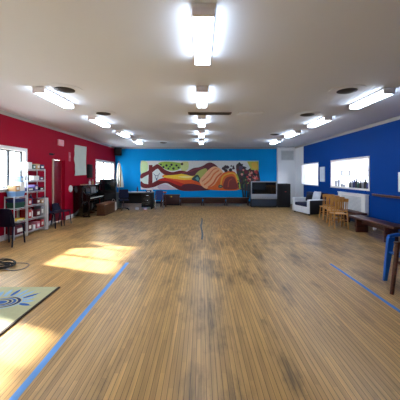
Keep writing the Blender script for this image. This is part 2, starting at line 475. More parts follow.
# ================================================================== CEILING LIGHTS
DIFF = emit('fluorescent_diffuser', (222, 238, 255), LAMP)
CAPM = mat('grey_lamp_end', (222, 218, 224), .5)
def make_light(name, label, group, diffm, L=1.12):
    t = thing(name, label, 'ceiling light', group=group)
    MB().box(-.105, .105, 0, L, -.035, 0, .004).build('housing', TRIMW, t)
    MB().box(-.095, .095, .03, L - .03, -.105, -.034, .02, 3).build('diffuser', diffm, t)
    for a in (0, L - .03): MB().box(-.1, .1, a, a + .03, -.105, -.034, .004).build('end_cap', CAPM, t)
    return t
proto = None
WHICH = ['nearest the camera', 'second from the camera', 'third from the camera', 'fourth from the camera', 'farthest from the camera']
for row, x, st in (('centre', .02, [2.40, 4.62, 6.90, 9.18, 11.35]), ('left', -2.76, [4.66, 6.96, 9.20, 11.40]), ('right', 3.24, [4.72, 7.0, 9.2, 11.40])):
    for i, y in enumerate(st):
        k = i if row == 'centre' else i
        wh = WHICH[i] if i < len(st) - 1 else WHICH[-1]
        lab = 'lit fluorescent ceiling light, %s in the %s row' % (wh, row)
        if proto is None: proto = make_light('ceiling_light', lab, 'fluorescent ceiling lights', DIFF); o = proto
        else: o = dup(proto, (0, 0, 0), label=lab)
        o.location = (x, y, HC - .001)
# unseen lights added to whiten the hatches and brighten the white corner
AD = emit('annex_fill_light', (240, 246, 255), ANNEX_FILL)
AD2 = emit('annex_fill_light_dim', (240, 246, 255), ANNEX_FILL * .3)
a1 = make_light('ceiling_light', 'unseen light added in the side room behind the larger hatch', 'added side room lights', AD, 1.3)
a1.location = (7.2, 8.9, 2.70)
a2 = make_light('ceiling_light', 'unseen light added in the side room behind the smaller hatch', 'added side room lights', AD2, 1.3)
a2.location = (6.6, 13.3, 2.70)

# round ceiling diffusers
def make_vent(label):
    t = thing('ceiling_vent', label, 'ceiling vent', group='round ceiling vents')
    MB().lathe([(.30, 0), (.30, -.006), (.2, -.014), (.17, -.012), (.17, 0)], 32).build('flange', CEIL, t)
    MB().lathe([(.168, -.002), (.168, -.02), (.12, -.035), (.06, -.045), (0, -.05)], 32).build('cone', DARKVENT, t)
    return t
v0 = make_vent('round dark ceiling vent beside the nearest light of the left row')
v0.location = (-2.38, 4.80, HC - .001)
for x, y, l in ((-2.36, 6.66, 'round dark ceiling vent beside the second light of the left row'),
                (2.58, 4.86, 'round dark ceiling vent beside the nearest light of the right row'),
                (2.62, 6.78, 'round dark ceiling vent beside the second light of the right row'),
                (2.70, 10.05, 'round dark ceiling vent beside the third light of the right row'),
                (-1.72, 12.6, 'farthest round dark ceiling vent, left of the centre row')):
    dup(v0, (x, y, HC - .001), label=l)
t = thing('slot_vent', 'long dark rectangular slot vent across the middle of the ceiling', 'ceiling vent', (.21, 6.66, HC - .001))
MB().box(-.52, .52, -.11, .11, -.02, 0, .004).build('frame', mat('brown_vent_frame', (92, 76, 66), .6), t)
g = MB()
for k in range(6): g.box(-.48, .48, -.085 + k * .031, -.07 + k * .031, -.026, -.012)
g.build('louvre', DARKVENT, t)
t = thing('access_panel', 'faint ceiling hatch panel right of the long slot vent', 'panel', (1.2, 6.66, HC - .001))
MB().box(-.3, .3, -.13, .13, -.008, 0, .003).build('panel', CEIL, t)
MB().box(-.31, .31, -.14, .14, -.004, 0).build('rim', TRIMG, t)

# ================================================================== FLOOR MARKS AND RUG
def strip(pts, w, zt=.0015):
    m = MB(); n = len(pts)
    def fn(i, j):
        k = int(round(i * (n - 1))); x, y = pts[k]
        return Vector((x + (j - .5) * w, y, zt))
    m.grid(fn, n - 1, 1, thick=.001)
    return m
tag(strip([(-1.30 + .004 * math.sin(k), -.5 + k * .335) for k in range(17)], .06).build('floor_tape', TAPE, smooth=False), 'long light blue tape line on the floor in front of the rug', 'tape')
tag(strip([(2.26 + .004 * math.sin(k * 1.3), .9 + k * .3) for k in range(14)], .05).build('floor_tape', mat('deep_blue_floor_tape', (62, 126, 206), .5, var=.08), smooth=False), 'blue tape line on the floor at the right, running past the blue chair', 'tape')
tag(strip([(.02 + .02 * math.sin(k * .9), 6.6 + k * .33) for k in range(11)], .05).build('floor_tape', TAPEOLD, smooth=False), 'worn grey blue tape line in the middle of the floor', 'tape')

rug = thing('rug', 'pale green rug with blue swirls and a dark edge on the floor', 'rug', (-3.15, 2.92, 0.001))
RUGM = mat('sage_rug_pile', (190, 188, 148), .95, var=.1, scale=30, bump=.4)
MB().box(-1.2, 1.19, -.86, .86, 0, .012, .004).build('pile', RUGM, rug)
for q in (-1.2, 1.2): MB().box(q - .015, q + .015, -.865, .865, 0, .0145, .003).build('binding', mat('dark_rug_binding', (62, 48, 38), .9), rug)
RB = [mat('rug_blue', (50, 96, 168), .95, var=.15, scale=30), mat('rug_light_blue', (142, 182, 214), .95, var=.1, scale=30), mat('rug_navy', (26, 48, 96), .95, var=.15, scale=30)]
dm = MB()
cx, cy = .74, .40
for r0, r1, mi, (a0, a1) in ((.0, .055, 0, (0, 2 * PI)), (.075, .10, 2, (-2.6, 2.4)), (.115, .145, 0, (-2.3, 2.2)), (.16, .19, 2, (-1.4, 1.7)), (.205, .22, 1, (-2.8, 2.6))):
    n = 28
    def fn(i, j, r0=r0, r1=r1, a0=a0, a1=a1):
        a = a0 + (a1 - a0) * i; tp = math.sin(PI * i) ** .4 if a1 - a0 < 6 else 1
        r = (r0 + r1) / 2 + (j - .5) * (r1 - r0) * tp
        return Vector((cx + r * math.cos(a) * 1.15, cy + r * math.sin(a) * .8, .0135))
    dm.grid(fn, n, 1, thick=.001, mi=mi)
for k in range(9):                       # feather rays fanning out
    a = -.2 + k * .3
    p0 = Vector((cx + .25 * math.cos(a), cy + .18 * math.sin(a), 0)); p1 = Vector((cx + (.42 - .03 * (k % 3)) * math.cos(a), cy + .42 * math.sin(a), 0))
    if p1.y > .8: p1.y = .8
    s = (p1 - p0).normalized().cross(Vector((0, 0, 1)))
    def fn(i, j, p0=p0, p1=p1, s=s):
        return p0.lerp(p1, i) + s * (j - .5) * .05 * (math.sin(PI * min(1, i + .12)) ** .6 if i < .99 else 0.05) + Vector((0, 0, .0135))
    dm.grid(fn, 8, 1, thick=.001, mi=1 if k % 3 else 0)
o = dm.build('swirl_pattern', RB, rug); o['label'] = 'blue swirl pattern'

# coil of black cable by the rug
t = thing('cable_coil', 'black coil of cable lying on the floor beyond the rug', 'cable', (-3.42, 4.62, 0))
c = MB(); pts = []
for k in range(140):
    a = k * .26; r = .17 + .055 * math.sin(k * .21) + .01 * math.sin(k)
    pts.append((r * math.cos(a) * 1.25, r * math.sin(a), .012 + .0004 * k + .006 * math.sin(k * .7)))
c.tube(pts, .012, 6).build('coil', BLACKM, t)
MB().tube(catmull([(.2, -.1, .009), (.38, -.18, .008), (.5, -.08, .008), (.46, .12, .008), (.3, .2, .008), (.15, .16, .02)], 6, False), .006, 6).build('loose_end', mat('grey_cable', (120, 120, 130), .5), t)

# ================================================================== MURAL on the back wall
def mural():
    cols = {}
    mats = []
    def mi(rgb):
        if rgb not in cols:
            cols[rgb] = len(mats)
            mats.append(mat('mural_paint_%d' % len(mats), rgb, .55, var=.16, scale=14))
        return cols[rgb]
    m = MB(); S = 15.0 / 275.0
    lay = [0]
    def w(p, y): return Vector(((p[0] - 201) * S, y, EYE - (p[1] - 175) * S))
    def blob(P, rgb, smooth=True):
        lay[0] += 1
        y = YB - .008 - lay[0] * .00018
        Q = catmull(P, 5) if smooth else P
        t = bmesh.new()
        vs = [t.verts.new(w(p, y)) for p in Q]
        f = t.faces.new(vs)
        if f.normal.y > 0: f.normal_flip()
        f.normal_update()
        if f.normal.y > 0: f.normal_flip()
        bmesh.ops.triangulate(t, faces=[f], ngon_method='BEAUTY')
        m._merge(t, None, mi(rgb))
    def line(P, wd, rgb, smooth=True):
        Q = catmull(P, 5, False) if smooth else P
        L, R = [], []
        for i, p in enumerate(Q):
            a = Vector(Q[max(0, i - 1)]); b = Vector(Q[min(len(Q) - 1, i + 1)]); d = (b - a).normalized()
            n = Vector((-d.y, d.x)); h = wd / 2
            L.append((p[0] + n.x * h, p[1] + n.y * h)); R.append((p[0] - n.x * h, p[1] - n.y * h))
        blob(L + R[::-1], rgb, False)
    def dot(x, y, r, rgb, k=1.0):
        blob([(x + r * math.cos(a) * (1 + .15 * math.sin(3 * a + x)), y + k * r * math.sin(a)) for a in [2 * PI * i / 10 for i in range(10)]], rgb, False)
    DR, RD, OR, YE, PE = (110, 8, 20), (200, 34, 16), (236, 122, 24), (250, 206, 40), (232, 176, 134)
    SKY, MA, DK, GR = (206, 216, 218), (92, 30, 48), (34, 36, 44), (150, 186, 80)
    m.prism([w(p, YB - .008) for p in ((140.8, 160.8), (258.6, 160.8), (258.6, 189.5), (140.8, 189.5))], (0, .006, 0), mi((228, 228, 230)))
    blob([(140.8, 161.0), (258.6, 161.0), (258.6, 170), (140.8, 170)], (216, 222, 224), False)
    blob([(141, 161.5), (147, 162), (148, 168), (146, 172), (141, 174)], (196, 220, 168))
    blob([(141, 176), (147, 174), (147, 184), (141, 183)], (206, 222, 216))
    blob([(152, 170), (158, 167), (166, 174), (166, 178), (154, 183), (151.5, 180)], (222, 226, 228))
    blob([(158.5, 163), (166, 161.6), (176, 162.4), (181.5, 163.5), (181, 168), (174, 170.8), (166, 169.5), (161, 166)], GR)
    blob([(181, 163), (188, 162), (188, 169), (182, 171.5)], (206, 218, 150))
    for x, y, r in ((161, 164.5, .9), (163.5, 167, 1.1), (166.5, 165.5, 1.2), (168.5, 168.6, 1.0), (171.5, 164.8, 1.2), (173.5, 168.5, 1.3), (176.5, 165.5, 1.1), (178.5, 167.6, 1.0), (170, 166.7, .8), (182, 164, 1.3)):
        dot(x, y, r, DK)
    # flame between the two red bands
    blob([(162, 176.4), (170, 172.8), (182, 171.0), (190, 172.5), (199, 176.5), (196, 180.5), (184, 182.2), (172, 180)], OR)
    blob([(164, 176.8), (173, 174.2), (184, 172.8), (194, 175.4), (196, 178.6), (184, 180), (174, 178.9)], YE)
    blob([(178, 176.6), (188, 175.8), (193, 177), (186, 178)], (246, 226, 140))
    # house frame and its two sweeping bands
    blob([(141, 178.6), (141, 174.2), (148, 170.8), (154, 166), (157.5, 164.2), (161, 166.2), (165, 169.6), (172, 172), (180, 170.6), (186, 171.6), (182, 173.6), (174, 174.9), (166, 175), (161, 172.2), (157.5, 168.8), (152, 172.6), (146, 176)], DR)
    blob([(149, 165), (152.6, 165), (152.4, 185), (148.2, 185)], DR, False)
    blob([(141, 181.2), (144, 183.4), (150, 184), (156, 181), (162, 178.2), (170, 177.6), (176, 180.6), (184, 184), (194, 187), (204, 187.4), (210, 190), (190, 191), (181, 190.5), (174, 187.2), (167, 183.2), (161, 184.2), (154, 187), (146, 188.2), (141, 186.5)], DR)
    blob([(158, 185.6), (165, 184.4), (172, 187.4), (176, 189.4), (160, 189.4)], (206, 190, 206))
    blob([(158, 180.6), (165, 177.8), (172, 178.2), (184, 181), (194, 180), (204, 186), (200, 188.6), (188, 188), (178, 185.4), (168, 181.4)], RD)
    blob([(166, 178), (174, 178), (184, 180), (194, 179.6), (203, 185), (196, 186), (186, 184.4), (176, 181)], (226, 84, 20))
    blob([(184, 184.4), (194, 184), (204, 187), (206, 190.4), (190, 190.4), (181, 188.4)], (92, 20, 40))
    line([(164, 176.6), (172, 177.6), (184, 179), (194, 178.6)], 1.8, (240, 196, 56))
    # little figure drawn in the house
    line([(153.6, 173.5), (155.5, 175.5), (158, 175.4), (160, 173)], .5, (60, 90, 130))
    line([(155.4, 175.2), (155.6, 178), (157.6, 178.2), (158.2, 175.4)], .45, (60, 90, 130))
    line([(156.6, 178), (156.6, 181.2)], .45, (60, 90, 130), False)
    dot(156.7, 179.3, .8, (90, 110, 150))
    # maroon hills
    blob([(179, 173), (187, 171.6), (193, 168.2), (199, 167.2), (204, 165.2), (207, 163.2), (211, 162.6), (216, 165.2), (218, 169), (208, 171), (199, 173.5), (193, 176), (186, 174.6)], MA)
    line([(182, 172.8), (190, 171.4), (197, 169), (204, 167.6)], .9, (134, 48, 58))
    blob([(195, 176), (199, 170.8), (206, 168.4), (207, 172.6), (202, 177), (199, 181)], (170, 172, 90))
    blob([(191.6, 179.2), (197, 174.6), (200, 178), (202.6, 184), (197, 181.6)], (28, 62, 66))
    blob([(195.5, 178.4), (197.6, 176.8), (199, 179.6), (197.6, 180.6)], (90, 150, 156))
    # striped peach hill
    blob([(199.4, 181), (204, 174.6), (211, 167.8), (216, 166.6), (222, 170.5), (224, 178), (219, 187), (209, 189), (203, 187)], PE)
    line([(202, 181.5), (208, 176), (213, 170), (216.6, 168.2)], 1.1, (206, 120, 84))
    line([(204, 185), (210, 180), (214, 174), (219, 170.2)], 1.5, (214, 116, 66))
    line([(208, 187.6), (213.4, 183), (217, 177), (221.6, 173)], 1.6, (206, 96, 48))
    blob([(207, 188.6), (214, 185), (220, 176.5), (226, 171.4), (234, 171.6), (238, 178), (239.6, 189.4), (216, 190.2)], (222, 104, 34))
    line([(220.8, 185), (222.4, 177.6), (227, 174), (234, 173.6), (237.6, 180), (239, 188)], 1.5, (232, 172, 52))
    blob([(223.6, 188.6), (225, 179.4), (229, 176.6), (234, 177), (236.6, 183), (237, 188.8)], (122, 44, 40))
    line([(228, 187), (229, 181), (232, 178.8)], .9, (176, 74, 48))
    dot(220.4, 186.4, 2.4, (44, 84, 76), .7); dot(220.4, 186.4, 1.2, (150, 160, 110), .6)
    # dark flowers and tall plants at the right end
    for x, y, r in ((224, 168.4, 1.9), (227.4, 167.2, 1.8), (226, 170.6, 1.7), (230.6, 170, 1.8), (233.4, 168.2, 1.3)): dot(x, y, r, (52, 26, 52))
    blob([(236, 166), (240, 163.2), (243, 166), (247, 170), (252, 167.6), (258.6, 172), (258.6, 189), (240, 189.6), (238, 180)], (64, 42, 46))
    blob([(247, 161.4), (258.4, 161.4), (258.4, 170.6), (251, 169.6)], (196, 196, 78), False)
    blob([(251.6, 163), (256.6, 162.6), (257.4, 168), (252.4, 168.4)], (224, 188, 72))
    line([(236.4, 174), (238.6, 180), (240, 189)], 1.3, (156, 180, 62))
    line([(243, 171), (244, 180), (243.4, 188)], 1.2, (58, 98, 60))
    for x, y, r, c in ((241, 168.2, 2.4, (78, 62, 96)), (240, 173.4, 1.9, (48, 70, 58)), (246, 172, 1.8, (110, 34, 50)), (244.6, 178, 2.0, (36, 58, 48)), (250.4, 174.2, 2.1, (226, 150, 140)), (255, 177.2, 2.3, (222, 132, 124)), (249, 179.8, 2.0, (214, 142, 120)), (256, 171.6, 1.8, (190, 62, 62)), (254.6, 182, 1.6, (200, 94, 84)), (247, 184, 2.0, (92, 36, 44))): dot(x, y, r, c)
    rs = random.Random(3)
    FL = [(40, 30, 40), (34, 58, 44), (120, 24, 44), (196, 70, 66), (226, 150, 140), (60, 40, 80), (150, 160, 70), (24, 30, 36)]
    for k in range(46):
        dot(rs.uniform(237, 257.4), rs.uniform(168.5, 188), rs.uniform(.6, 1.25), FL[k % len(FL)])
    for k in range(12): dot(rs.uniform(222.5, 235), rs.uniform(165.4, 171.2), rs.uniform(.7, 1.3), FL[(k * 3) % 3])
    for k in range(8): dot(rs.uniform(238, 246), rs.uniform(163.4, 168), rs.uniform(.7, 1.2), (34, 36, 44))
    # stalks running down past the lower edge
    for x0, x1 in ((242, 243.4), (245.4, 245.0), (248.4, 247.4), (250.6, 248.8)):
        line([(x0, 184), (x0 * .5 + x1 * .5, 191), (x1, 198)], 1.5, (22, 44, 52))
    bmesh.ops.translate(m.bm, verts=m.bm.verts, vec=(0, -YB, -1.4))
    o = m.build('mural', mats, smooth=False, loc=(0, YB, 1.4))
    tag(o, 'long colourful mural of a red house, flames and striped hills on the blue wall', 'mural')
mural()

# ================================================================== LEFT WALL OBJECTS
def on_wall(name, label, cat, y0, y1, z0, z1, d, m):
    o = MB().box(0, d, y0, y1, z0, z1, min(.006, d / 3)).build(name, m)
    o.location.x = XL; return tag(o, label, cat)
# sheet of paper with wavy edge
pm = MB()
def fn(i, j):
    z = 1.54 + (2.68 - 1.54) * j
    y0 = 10.14 + .035 * math.sin(j * 9) + .02 * math.sin(j * 21); y1 = 11.18
    return Vector((XL + .016 + .012 * math.sin(i * 9 + j * 5), y0 + (y1 - y0) * i, z + .03 * (i - .5)))
pm.grid(fn, 16, 16, thick=.002)
tag(pm.build('paper_sheet', mat('grey_green_paper', (196, 204, 192), .8, var=.06)), 'large pale sheet with a wavy edge hanging on the red wall above the piano', 'paper')
t = thing('sign_box', 'small pale pink square sign high on the red wall above the door', 'sign', (XL, 9.14, 2.62))
MB().box(0, .045, -.17, .17, -.1, .1, .008).build('case', mat('pale_pink_plastic', (232, 168, 176), .4), t)
MB().box(.044, .05, -.14, .14, -.075, .075, .002).build('face', mat('pink_sign_face', (238, 160, 170), .4), t)
t = thing('wall_switch', 'narrow pinkish plate on the red wall between door and piano', 'switch', (XL, 9.77, 2.2))
MB().box(0, .02, -.06, .06, -.16, .16, .006).build('plate', mat('dull_pink_plate', (186, 104, 120), .5), t)
MB().box(.019, .032, -.018, .018, -.04, .04, .004).build('toggle', mat('pale_pink_plastic', (232, 168, 176), .4), t)
t = thing('coat_hook', 'small dark bracket on the red wall above the door jamb', 'hook', (XL, 8.58, 2.2))
MB().box(0, .02, -.1, .1, -.03, .03, .004).build('plate', BLACKM, t)
MB().tube([(.02, .05, 0), (.07, .05, -.01), (.09, .05, .03)], .009).build('hook', BLACKM, t)
MB().tube([(.02, -.05, 0), (.07, -.05, -.01), (.09, -.05, .03)], .009).build('hook', BLACKM, t)
def speaker(label, loc, w, d, h, rz=0, name='wall_speaker'):
    t = thing(name, label, 'speaker', loc, rz)
    MB().box(-w / 2, w / 2, -d / 2, d / 2, -h / 2, h / 2, .012).build('cabinet', BLACKM, t)
    MB().box(-w / 2 + .015, w / 2 - .015, -d / 2 - .012, -d / 2 + .001, -h / 2 + .015, h / 2 - .015, .006).build('grille', mat('speaker_cloth', (30, 30, 32), .95, bump=.4, scale=60), t)
    return t
speaker('slim black speaker on the red wall right of the large pale sheet', (XL + .055, 11.42, 1.71), .34, .11, .56, PI / 2)
t = speaker('black loudspeaker in the ceiling corner where red and blue walls meet', (XL + .22, YB - .24, 2.80), .34, .28, .40, math.radians(30), 'corner_speaker')
MB().rod((0, .14, .05), (0, .26, .1), .015).build('bracket', BLACKM, t)

# --- wire racks
def rack(label, y0, y1, h, shelves, solid=()):
    t = thing('wire_rack', label, 'rack', (XL + .15, (y0 + y1) / 2, 0), PI / 2)
    L = y1 - y0; D = .25
    for sx in (-1, 1):
        for sy in (-1, 1):
            MB().rod((sx * (L / 2 - .014), sy * (D / 2 - .014), .0), (sx * (L / 2 - .014), sy * (D / 2 - .014), h), .013).build('post', WIRE, t)
    for z in shelves:
        s = MB()
        for sy in (-1, 1): s.rod((-L / 2 + .014, sy * (D / 2 - .014), z), (L / 2 - .014, sy * (D / 2 - .014), z), .008, n=6); s.rod((-L / 2 + .014, sy * (D / 2 - .014), z - .03), (L / 2 - .014, sy * (D / 2 - .014), z - .03), .006, n=6)
        for sx in (-1, 1): s.rod((sx * (L / 2 - .014), -D / 2 + .014, z), (sx * (L / 2 - .014), D / 2 - .014, z), .008, n=6)
        k = int(L / .03)
        for i in range(1, k): s.rod((-L / 2 + i * L / k, -D / 2 + .014, z), (-L / 2 + i * L / k, D / 2 - .014, z), .003, n=5)
        s.build('shelf', WIRE, t)
    return t
TS = [.10, .42, .76, 1.12, 1.40, 1.70]
tall = rack('tall white wire rack crowded with supplies against the red wall', 6.99, 7.80, 1.72, TS)
low = rack('low white wire rack below the window, left of the tall rack', 6.49, 6.96, 1.04, [.10, .42, .74, 1.02])
tag(MB().box(XL + .03, XL + .31, 7.83, 7.88, 0, .90, .006).build('white_panel', TRIMW), 'tall narrow white panel standing at the far end of the tall wire rack', 'panel')

class Kit:
    """small supplies, each returned as a tagged thing standing on z"""
def bottle(x, y, z, r, h, m, cap, label, group, name='bottle'):
    t = thing(name, label, 'bottle', (x, y, z), 0, group)
    MB().lathe([(r * .9, 0), (r, .01), (r, h * .62), (r * .8, h * .72), (r * .35, h * .8), (r * .35, h * .9)], 14).build('body', m, t)
    MB().lathe([(r * .42, h * .88), (r * .42, h), (r * .3, h)], 12).build('cap', cap, t)
    return t
def carton(x, y, z, w, d, h, m, label, group, rz=0):
    t = thing('carton', label, 'box', (x, y, z), rz, group)
    MB().box(-w / 2, w / 2, -d / 2, d / 2, 0, h, .004).build('body', m, t)
    MB().box(-w * .3, w * .3, -d / 2 - .001, -d / 2 + .002, h * .25, h * .7).build('label_strip', PAPER, t)
    return t
def bin_(x, y, z, w, d, h, m, label, group):
    t = thing('storage_bin', label, 'bin', (x, y, z), PI / 2, group)
    b = MB()
    b.prism([(-w / 2 * .9, -d / 2 * .9, 0), (w / 2 * .9, -d / 2 * .9, 0), (w / 2 * .9, d / 2 * .9, 0), (-w / 2 * .9, d / 2 * .9, 0)], (0, 0, .008))
    tk = .006
    for (ax, ay, bx, by) in ((-1, -1, 1, -1), (1, -1, 1, 1), (1, 1, -1, 1), (-1, 1, -1, -1)):
        p = [Vector((ax * w / 2 * .9, ay * d / 2 * .9, 0)), Vector((bx * w / 2 * .9, by * d / 2 * .9, 0)), Vector((bx * w / 2, by * d / 2, h)), Vector((ax * w / 2, ay * d / 2, h))]
        n = (p[1] - p[0]).cross(p[2] - p[0]).normalized() * -tk
        b.prism(p, n)
    b.build('tub', m, t)
    MB().box(-w / 2 - .008, w / 2 + .008, -d / 2 - .008, d / 2 + .008, h, h + .022, .006).build('lid', m, t)
    return t
SUP = {'red': (168, 36, 44), 'white': (230, 230, 232), 'dark blue': (28, 40, 96), 'black': (26, 26, 30), 'light blue': (120, 160, 206), 'dark green': (24, 74, 62), 'yellow': (222, 186, 48), 'maroon': (96, 22, 40), 'grey': (128, 130, 138), 'pink': (214, 132, 152), 'purple': (92, 66, 132), 'tan': (190, 150, 104)}
SM = {k: mat('supply_' + k.replace(' ', '_'), v, .5) for k, v in SUP.items()}
RX = XL + .155
SHN = ['bottom', 'second', 'third', 'fourth', 'fifth', 'top']
shelf_plan = [
    (0, [('c', 'maroon', .17, .2), ('c', 'white', .1, .12), ('c', 'pink', .16, .17), ('c', 'red', .15, .2)]),
    (1, [('c', 'red', .15, .22), ('b', 'white', .05, .24), ('c', 'maroon', .2, .18), ('c', 'grey', .14, .25)]),
    (2, [('c', 'red', .16, .17), ('b', 'dark blue', .05, .26), ('c', 'maroon', .18, .14), ('c', 'tan', .13, .1)]),
    (3, [('c', 'dark blue', .3, .1), ('c', 'purple', .16, .16), ('c', 'black', .2, .08)]),
    (4, [('b', 'black', .05, .2), ('c', 'white', .26, .12), ('c', 'dark blue', .18, .09)]),
    (5, [('c', 'white', .17, .17), ('c', 'dark green', .12, .12), ('c', 'tan', .15, .14), ('c', 'dark blue', .2, .13)]),
]
for s, items in shelf_plan:
    n = len(items); seg = .74 / n
    for i, (kind, c, w, h) in enumerate(items):
        y = 7.03 + seg * (i + .5); z = TS[s] + .009
        lab = '%s %s on the %s shelf of the tall wire rack' % (c, 'bottle' if kind == 'b' else 'box', SHN[s])
        if kind == 'b': bottle(RX, y, z, w, h, SM[c], SM['grey'], lab, 'supplies on the tall wire rack')
        else: carton(RX, y, z, w * .93, .2, h, SM[c], lab, 'supplies on the tall wire rack', PI / 2)
LY = 6.725
bin_(RX, LY, 1.03, .36, .21, .10, SM['light blue'], 'light blue lidded bin on top of the low wire rack', 'bins of the low wire rack')
bin_(RX, LY, .75, .38, .21, .11, SM['dark green'], 'dark green bin on the upper shelf of the low wire rack', 'bins of the low wire rack')
bin_(RX, LY, .885, .38, .21, .055, SM['dark blue'], 'dark blue bin stacked on the dark green bin in the low rack', 'bins of the low wire rack')
carton(RX, LY, .43, .36, .2, .05, SM['yellow'], 'flat yellow box on the middle shelf of the low wire rack', 'boxes of the low wire rack', PI / 2)
carton(RX, LY, .11, .34, .2, .20, SM['maroon'], 'maroon box on the bottom shelf of the low wire rack', 'boxes of the low wire rack', PI / 2)
carton(RX, LY - .08, 1.156, .15, .2, .14, SM['tan'], 'tan box stacked on the light blue bin by the window', 'boxes of the low wire rack', PI / 2)
carton(RX, LY + .11, 1.156, .15, .2, .22, SM['white'], 'white box stacked on the light blue bin by the window', 'boxes of the low wire rack', PI / 2)
carton(RX, LY + .11, 1.378, .13, .17, .14, SM['light blue'], 'small light blue box topmost of the stack by the window', 'boxes of the low wire rack', PI / 2)

# --- school chairs: plastic shell on chrome legs
def school_chair(label, x, y, rz, seat=.45, back=.80, m=NAVYPL, group='dark blue plastic chairs', lm=None, lr=.017):
    t = thing('plastic_chair', label, 'chair', (x, y, 0), rz, group)
    lm = lm or NAVYPL
    s = MB()
    s.grid(lambda i, j: Vector(((i - .5) * .42 * (1 - .12 * j), -.2 + .4 * j, seat + .025 * (2 * i - 1) ** 2 - .02 * math.sin(PI * j) + (.0 if j > .1 else -.015))), 10, 10, thick=.012)
    s.build('seat', m, t)
    b = MB()
    z0 = seat - .03
    def fb(i, j):
        wd = .40 * (1 - .22 * j ** 3); u = (i - .5)
        return Vector((u * wd, .21 + .06 * j - .05 * (2 * u) ** 2 + .0, z0 + (back - z0) * j - .03 * (2 * u) ** 4 * j))
    b.grid(fb, 12, 8, thick=.012)
    b.build('backrest', m, t)
    for sx in (-1, 1):
        MB().tube([(sx * .18, -.2, 0), (sx * .165, -.16, seat - .03), (sx * .15, -.1, seat - .012)], lr).build('leg', lm, t)
        MB().tube([(sx * .19, .24, 0), (sx * .165, .17, seat - .03), (sx * .155, .20, seat + .06), (sx * .15, .215, seat + .22)], lr).build('leg', lm, t)
    f = MB().tube([(-.16, -.12, seat - .022), (.16, -.12, seat - .022)], .009).tube([(-.16, .15, seat - .03), (.16, .15, seat - .03)], .009)
    f.build('stretcher', lm, t)
    return t
school_chair('dark blue plastic chair under the window at the far left', -4.23, 6.12, PI, .46, .83)
school_chair('dark blue plastic chair with tall back beside the tall wire rack', -4.40, 8.12, PI / 2, .45, .92)
school_chair('dark blue plastic chair in front of the red door', -4.36, 8.62, math.radians(84), .44, .66)

# --- upright piano against the left wall
p = thing('upright_piano', 'black upright piano against the red wall', 'piano', (XL + .02, 10.02, 0))
PL = 1.60                                              # along +Y, depth along +X
MB().box(0, .36, 0, PL, .05, 1.13, .008).build('case', PIANO, p)
MB().box(-.0, .40, -.02, PL + .02, 1.13, 1.165, .01).build('lid', PIANO, p)
for a in (-.0, PL - .04):
    MB().prism([(.36, a, .60), (.60, a, .60), (.62, a, .66), (.60, a, .78), (.46, a, .84), (.36, a, .95)], (0, .04, 0)).build('cheek', PIANO, p)
    MB().box(.54, .60, a - .01, a + .05, .05, .60, .012).build('leg', PIANO, p)
    MB().box(.36, .62, a - .012, a + .052, .0, .055, .012).build('toe_block', PIANO, p)
MB().box(.36, .60, .04, PL - .04, .60, .67, .006).build('keybed', PIANO, p)
wk = MB()
NW = 52; kw = (PL - .20) / NW
for k in range(NW): wk.box(.42, .575, .10 + k * kw + .0008, .10 + (k + 1) * kw - .0008, .671, .69, .002, 1)
wk.build('white_keys', mat('ivory_keys', (236, 234, 224), .25), p)
bk = MB()
for k in range(NW):
    if k % 7 in (0, 1, 3, 4, 5): bk.box(.42, .52, .10 + (k + 1) * kw - .006, .10 + (k + 1) * kw + .006, .69, .702, .002, 1)
bk.build('black_keys', BLACK, p)
MB().prism([(.36, .2, .80), (.385, .2, .80), (.375, .2, 1.08), (.35, .2, 1.08)], (0, PL - .4, 0)).build('music_desk', PIANO, p)
MB().box(.362, .372, .1, PL - .1, .12, .55, .005).build('lower_panel', PIANO, p)
for k in range(3): MB().box(.37, .47, PL / 2 - .12 + k * .1, PL / 2 - .08 + k * .1, .06, .08, .006).build('pedal', mat('brass', (190, 150, 70), .25, 1), p)
# sheet music on the desk
for k, (a, w) in enumerate(((.62, .22), (.88, .20))):
    o = MB().box(-.004, .004, 0, w, 0, .25, .002).build('sheet_music', mat('grey_sheet_music', (120, 122, 126), .8))
    o.location = (XL + .02 + .404, 10.06 + a, .835); o.rotation_euler.y = math.radians(-5)
    tag(o, ['nearer grey music book standing on the piano', 'farther grey music book standing on the piano'][k], 'book', 'music books on the piano')
# things on the piano lid
PZ = 1.166
carton(XL + .2, 10.55, PZ, .3, .18, .03, SM['tan'], 'flat tan box lying on the piano', 'things on the piano', PI / 2)
for k, (y, c) in enumerate(((10.98, 'white'), (11.28, 'tan'))):
    t = thing('figurine', ['small pale figurine in the middle of the piano top', 'small tan figurine at the far end of the piano top'][k], 'figurine', (XL + .24, y, PZ), 0, 'things on the piano')
    MB().lathe([(.05, 0), (.055, .015), (.03, .03), (.045, .08), (.03, .14), (.018, .15)], 14).build('body', SM[c], t)
    MB().lathe([(.001, .145), (.03, .155), (.036, .18), (.026, .205), (.001, .215)], 14).build('head', SM['pink'], t)
t = thing('wall_clock', 'small round white fixture on the red wall at the near end of the piano', 'clock', (XL, 9.84, 1.06))
My = Matrix.Rotation(PI / 2, 4, 'Y')
MB().lathe([(.12, 0), (.125, .02), (.11, .035), (.10, .03)], 28, My).build('rim', TRIMW, t)
MB().lathe([(.10, .022), (.05, .026), (.001, .027)], 28, My).build('dial', PAPER, t)

b = thing('piano_bench', 'brown box bench in front of the black piano', 'bench', (-3.80, 11.05, 0))
MB().box(-.15, .15, -.62, .62, .02, .40, .006).build('box_body', OAKBENCH, b)
MB().box(-.175, .175, -.66, .66, .40, .45, .012).build('lid', wood('bench_lid_wood', (96, 58, 36), (128, 82, 54), .3, axis=1), b)
MB().box(-.16, .16, -.63, .63, .0, .05, .006).build('plinth', DKWOOD, b)

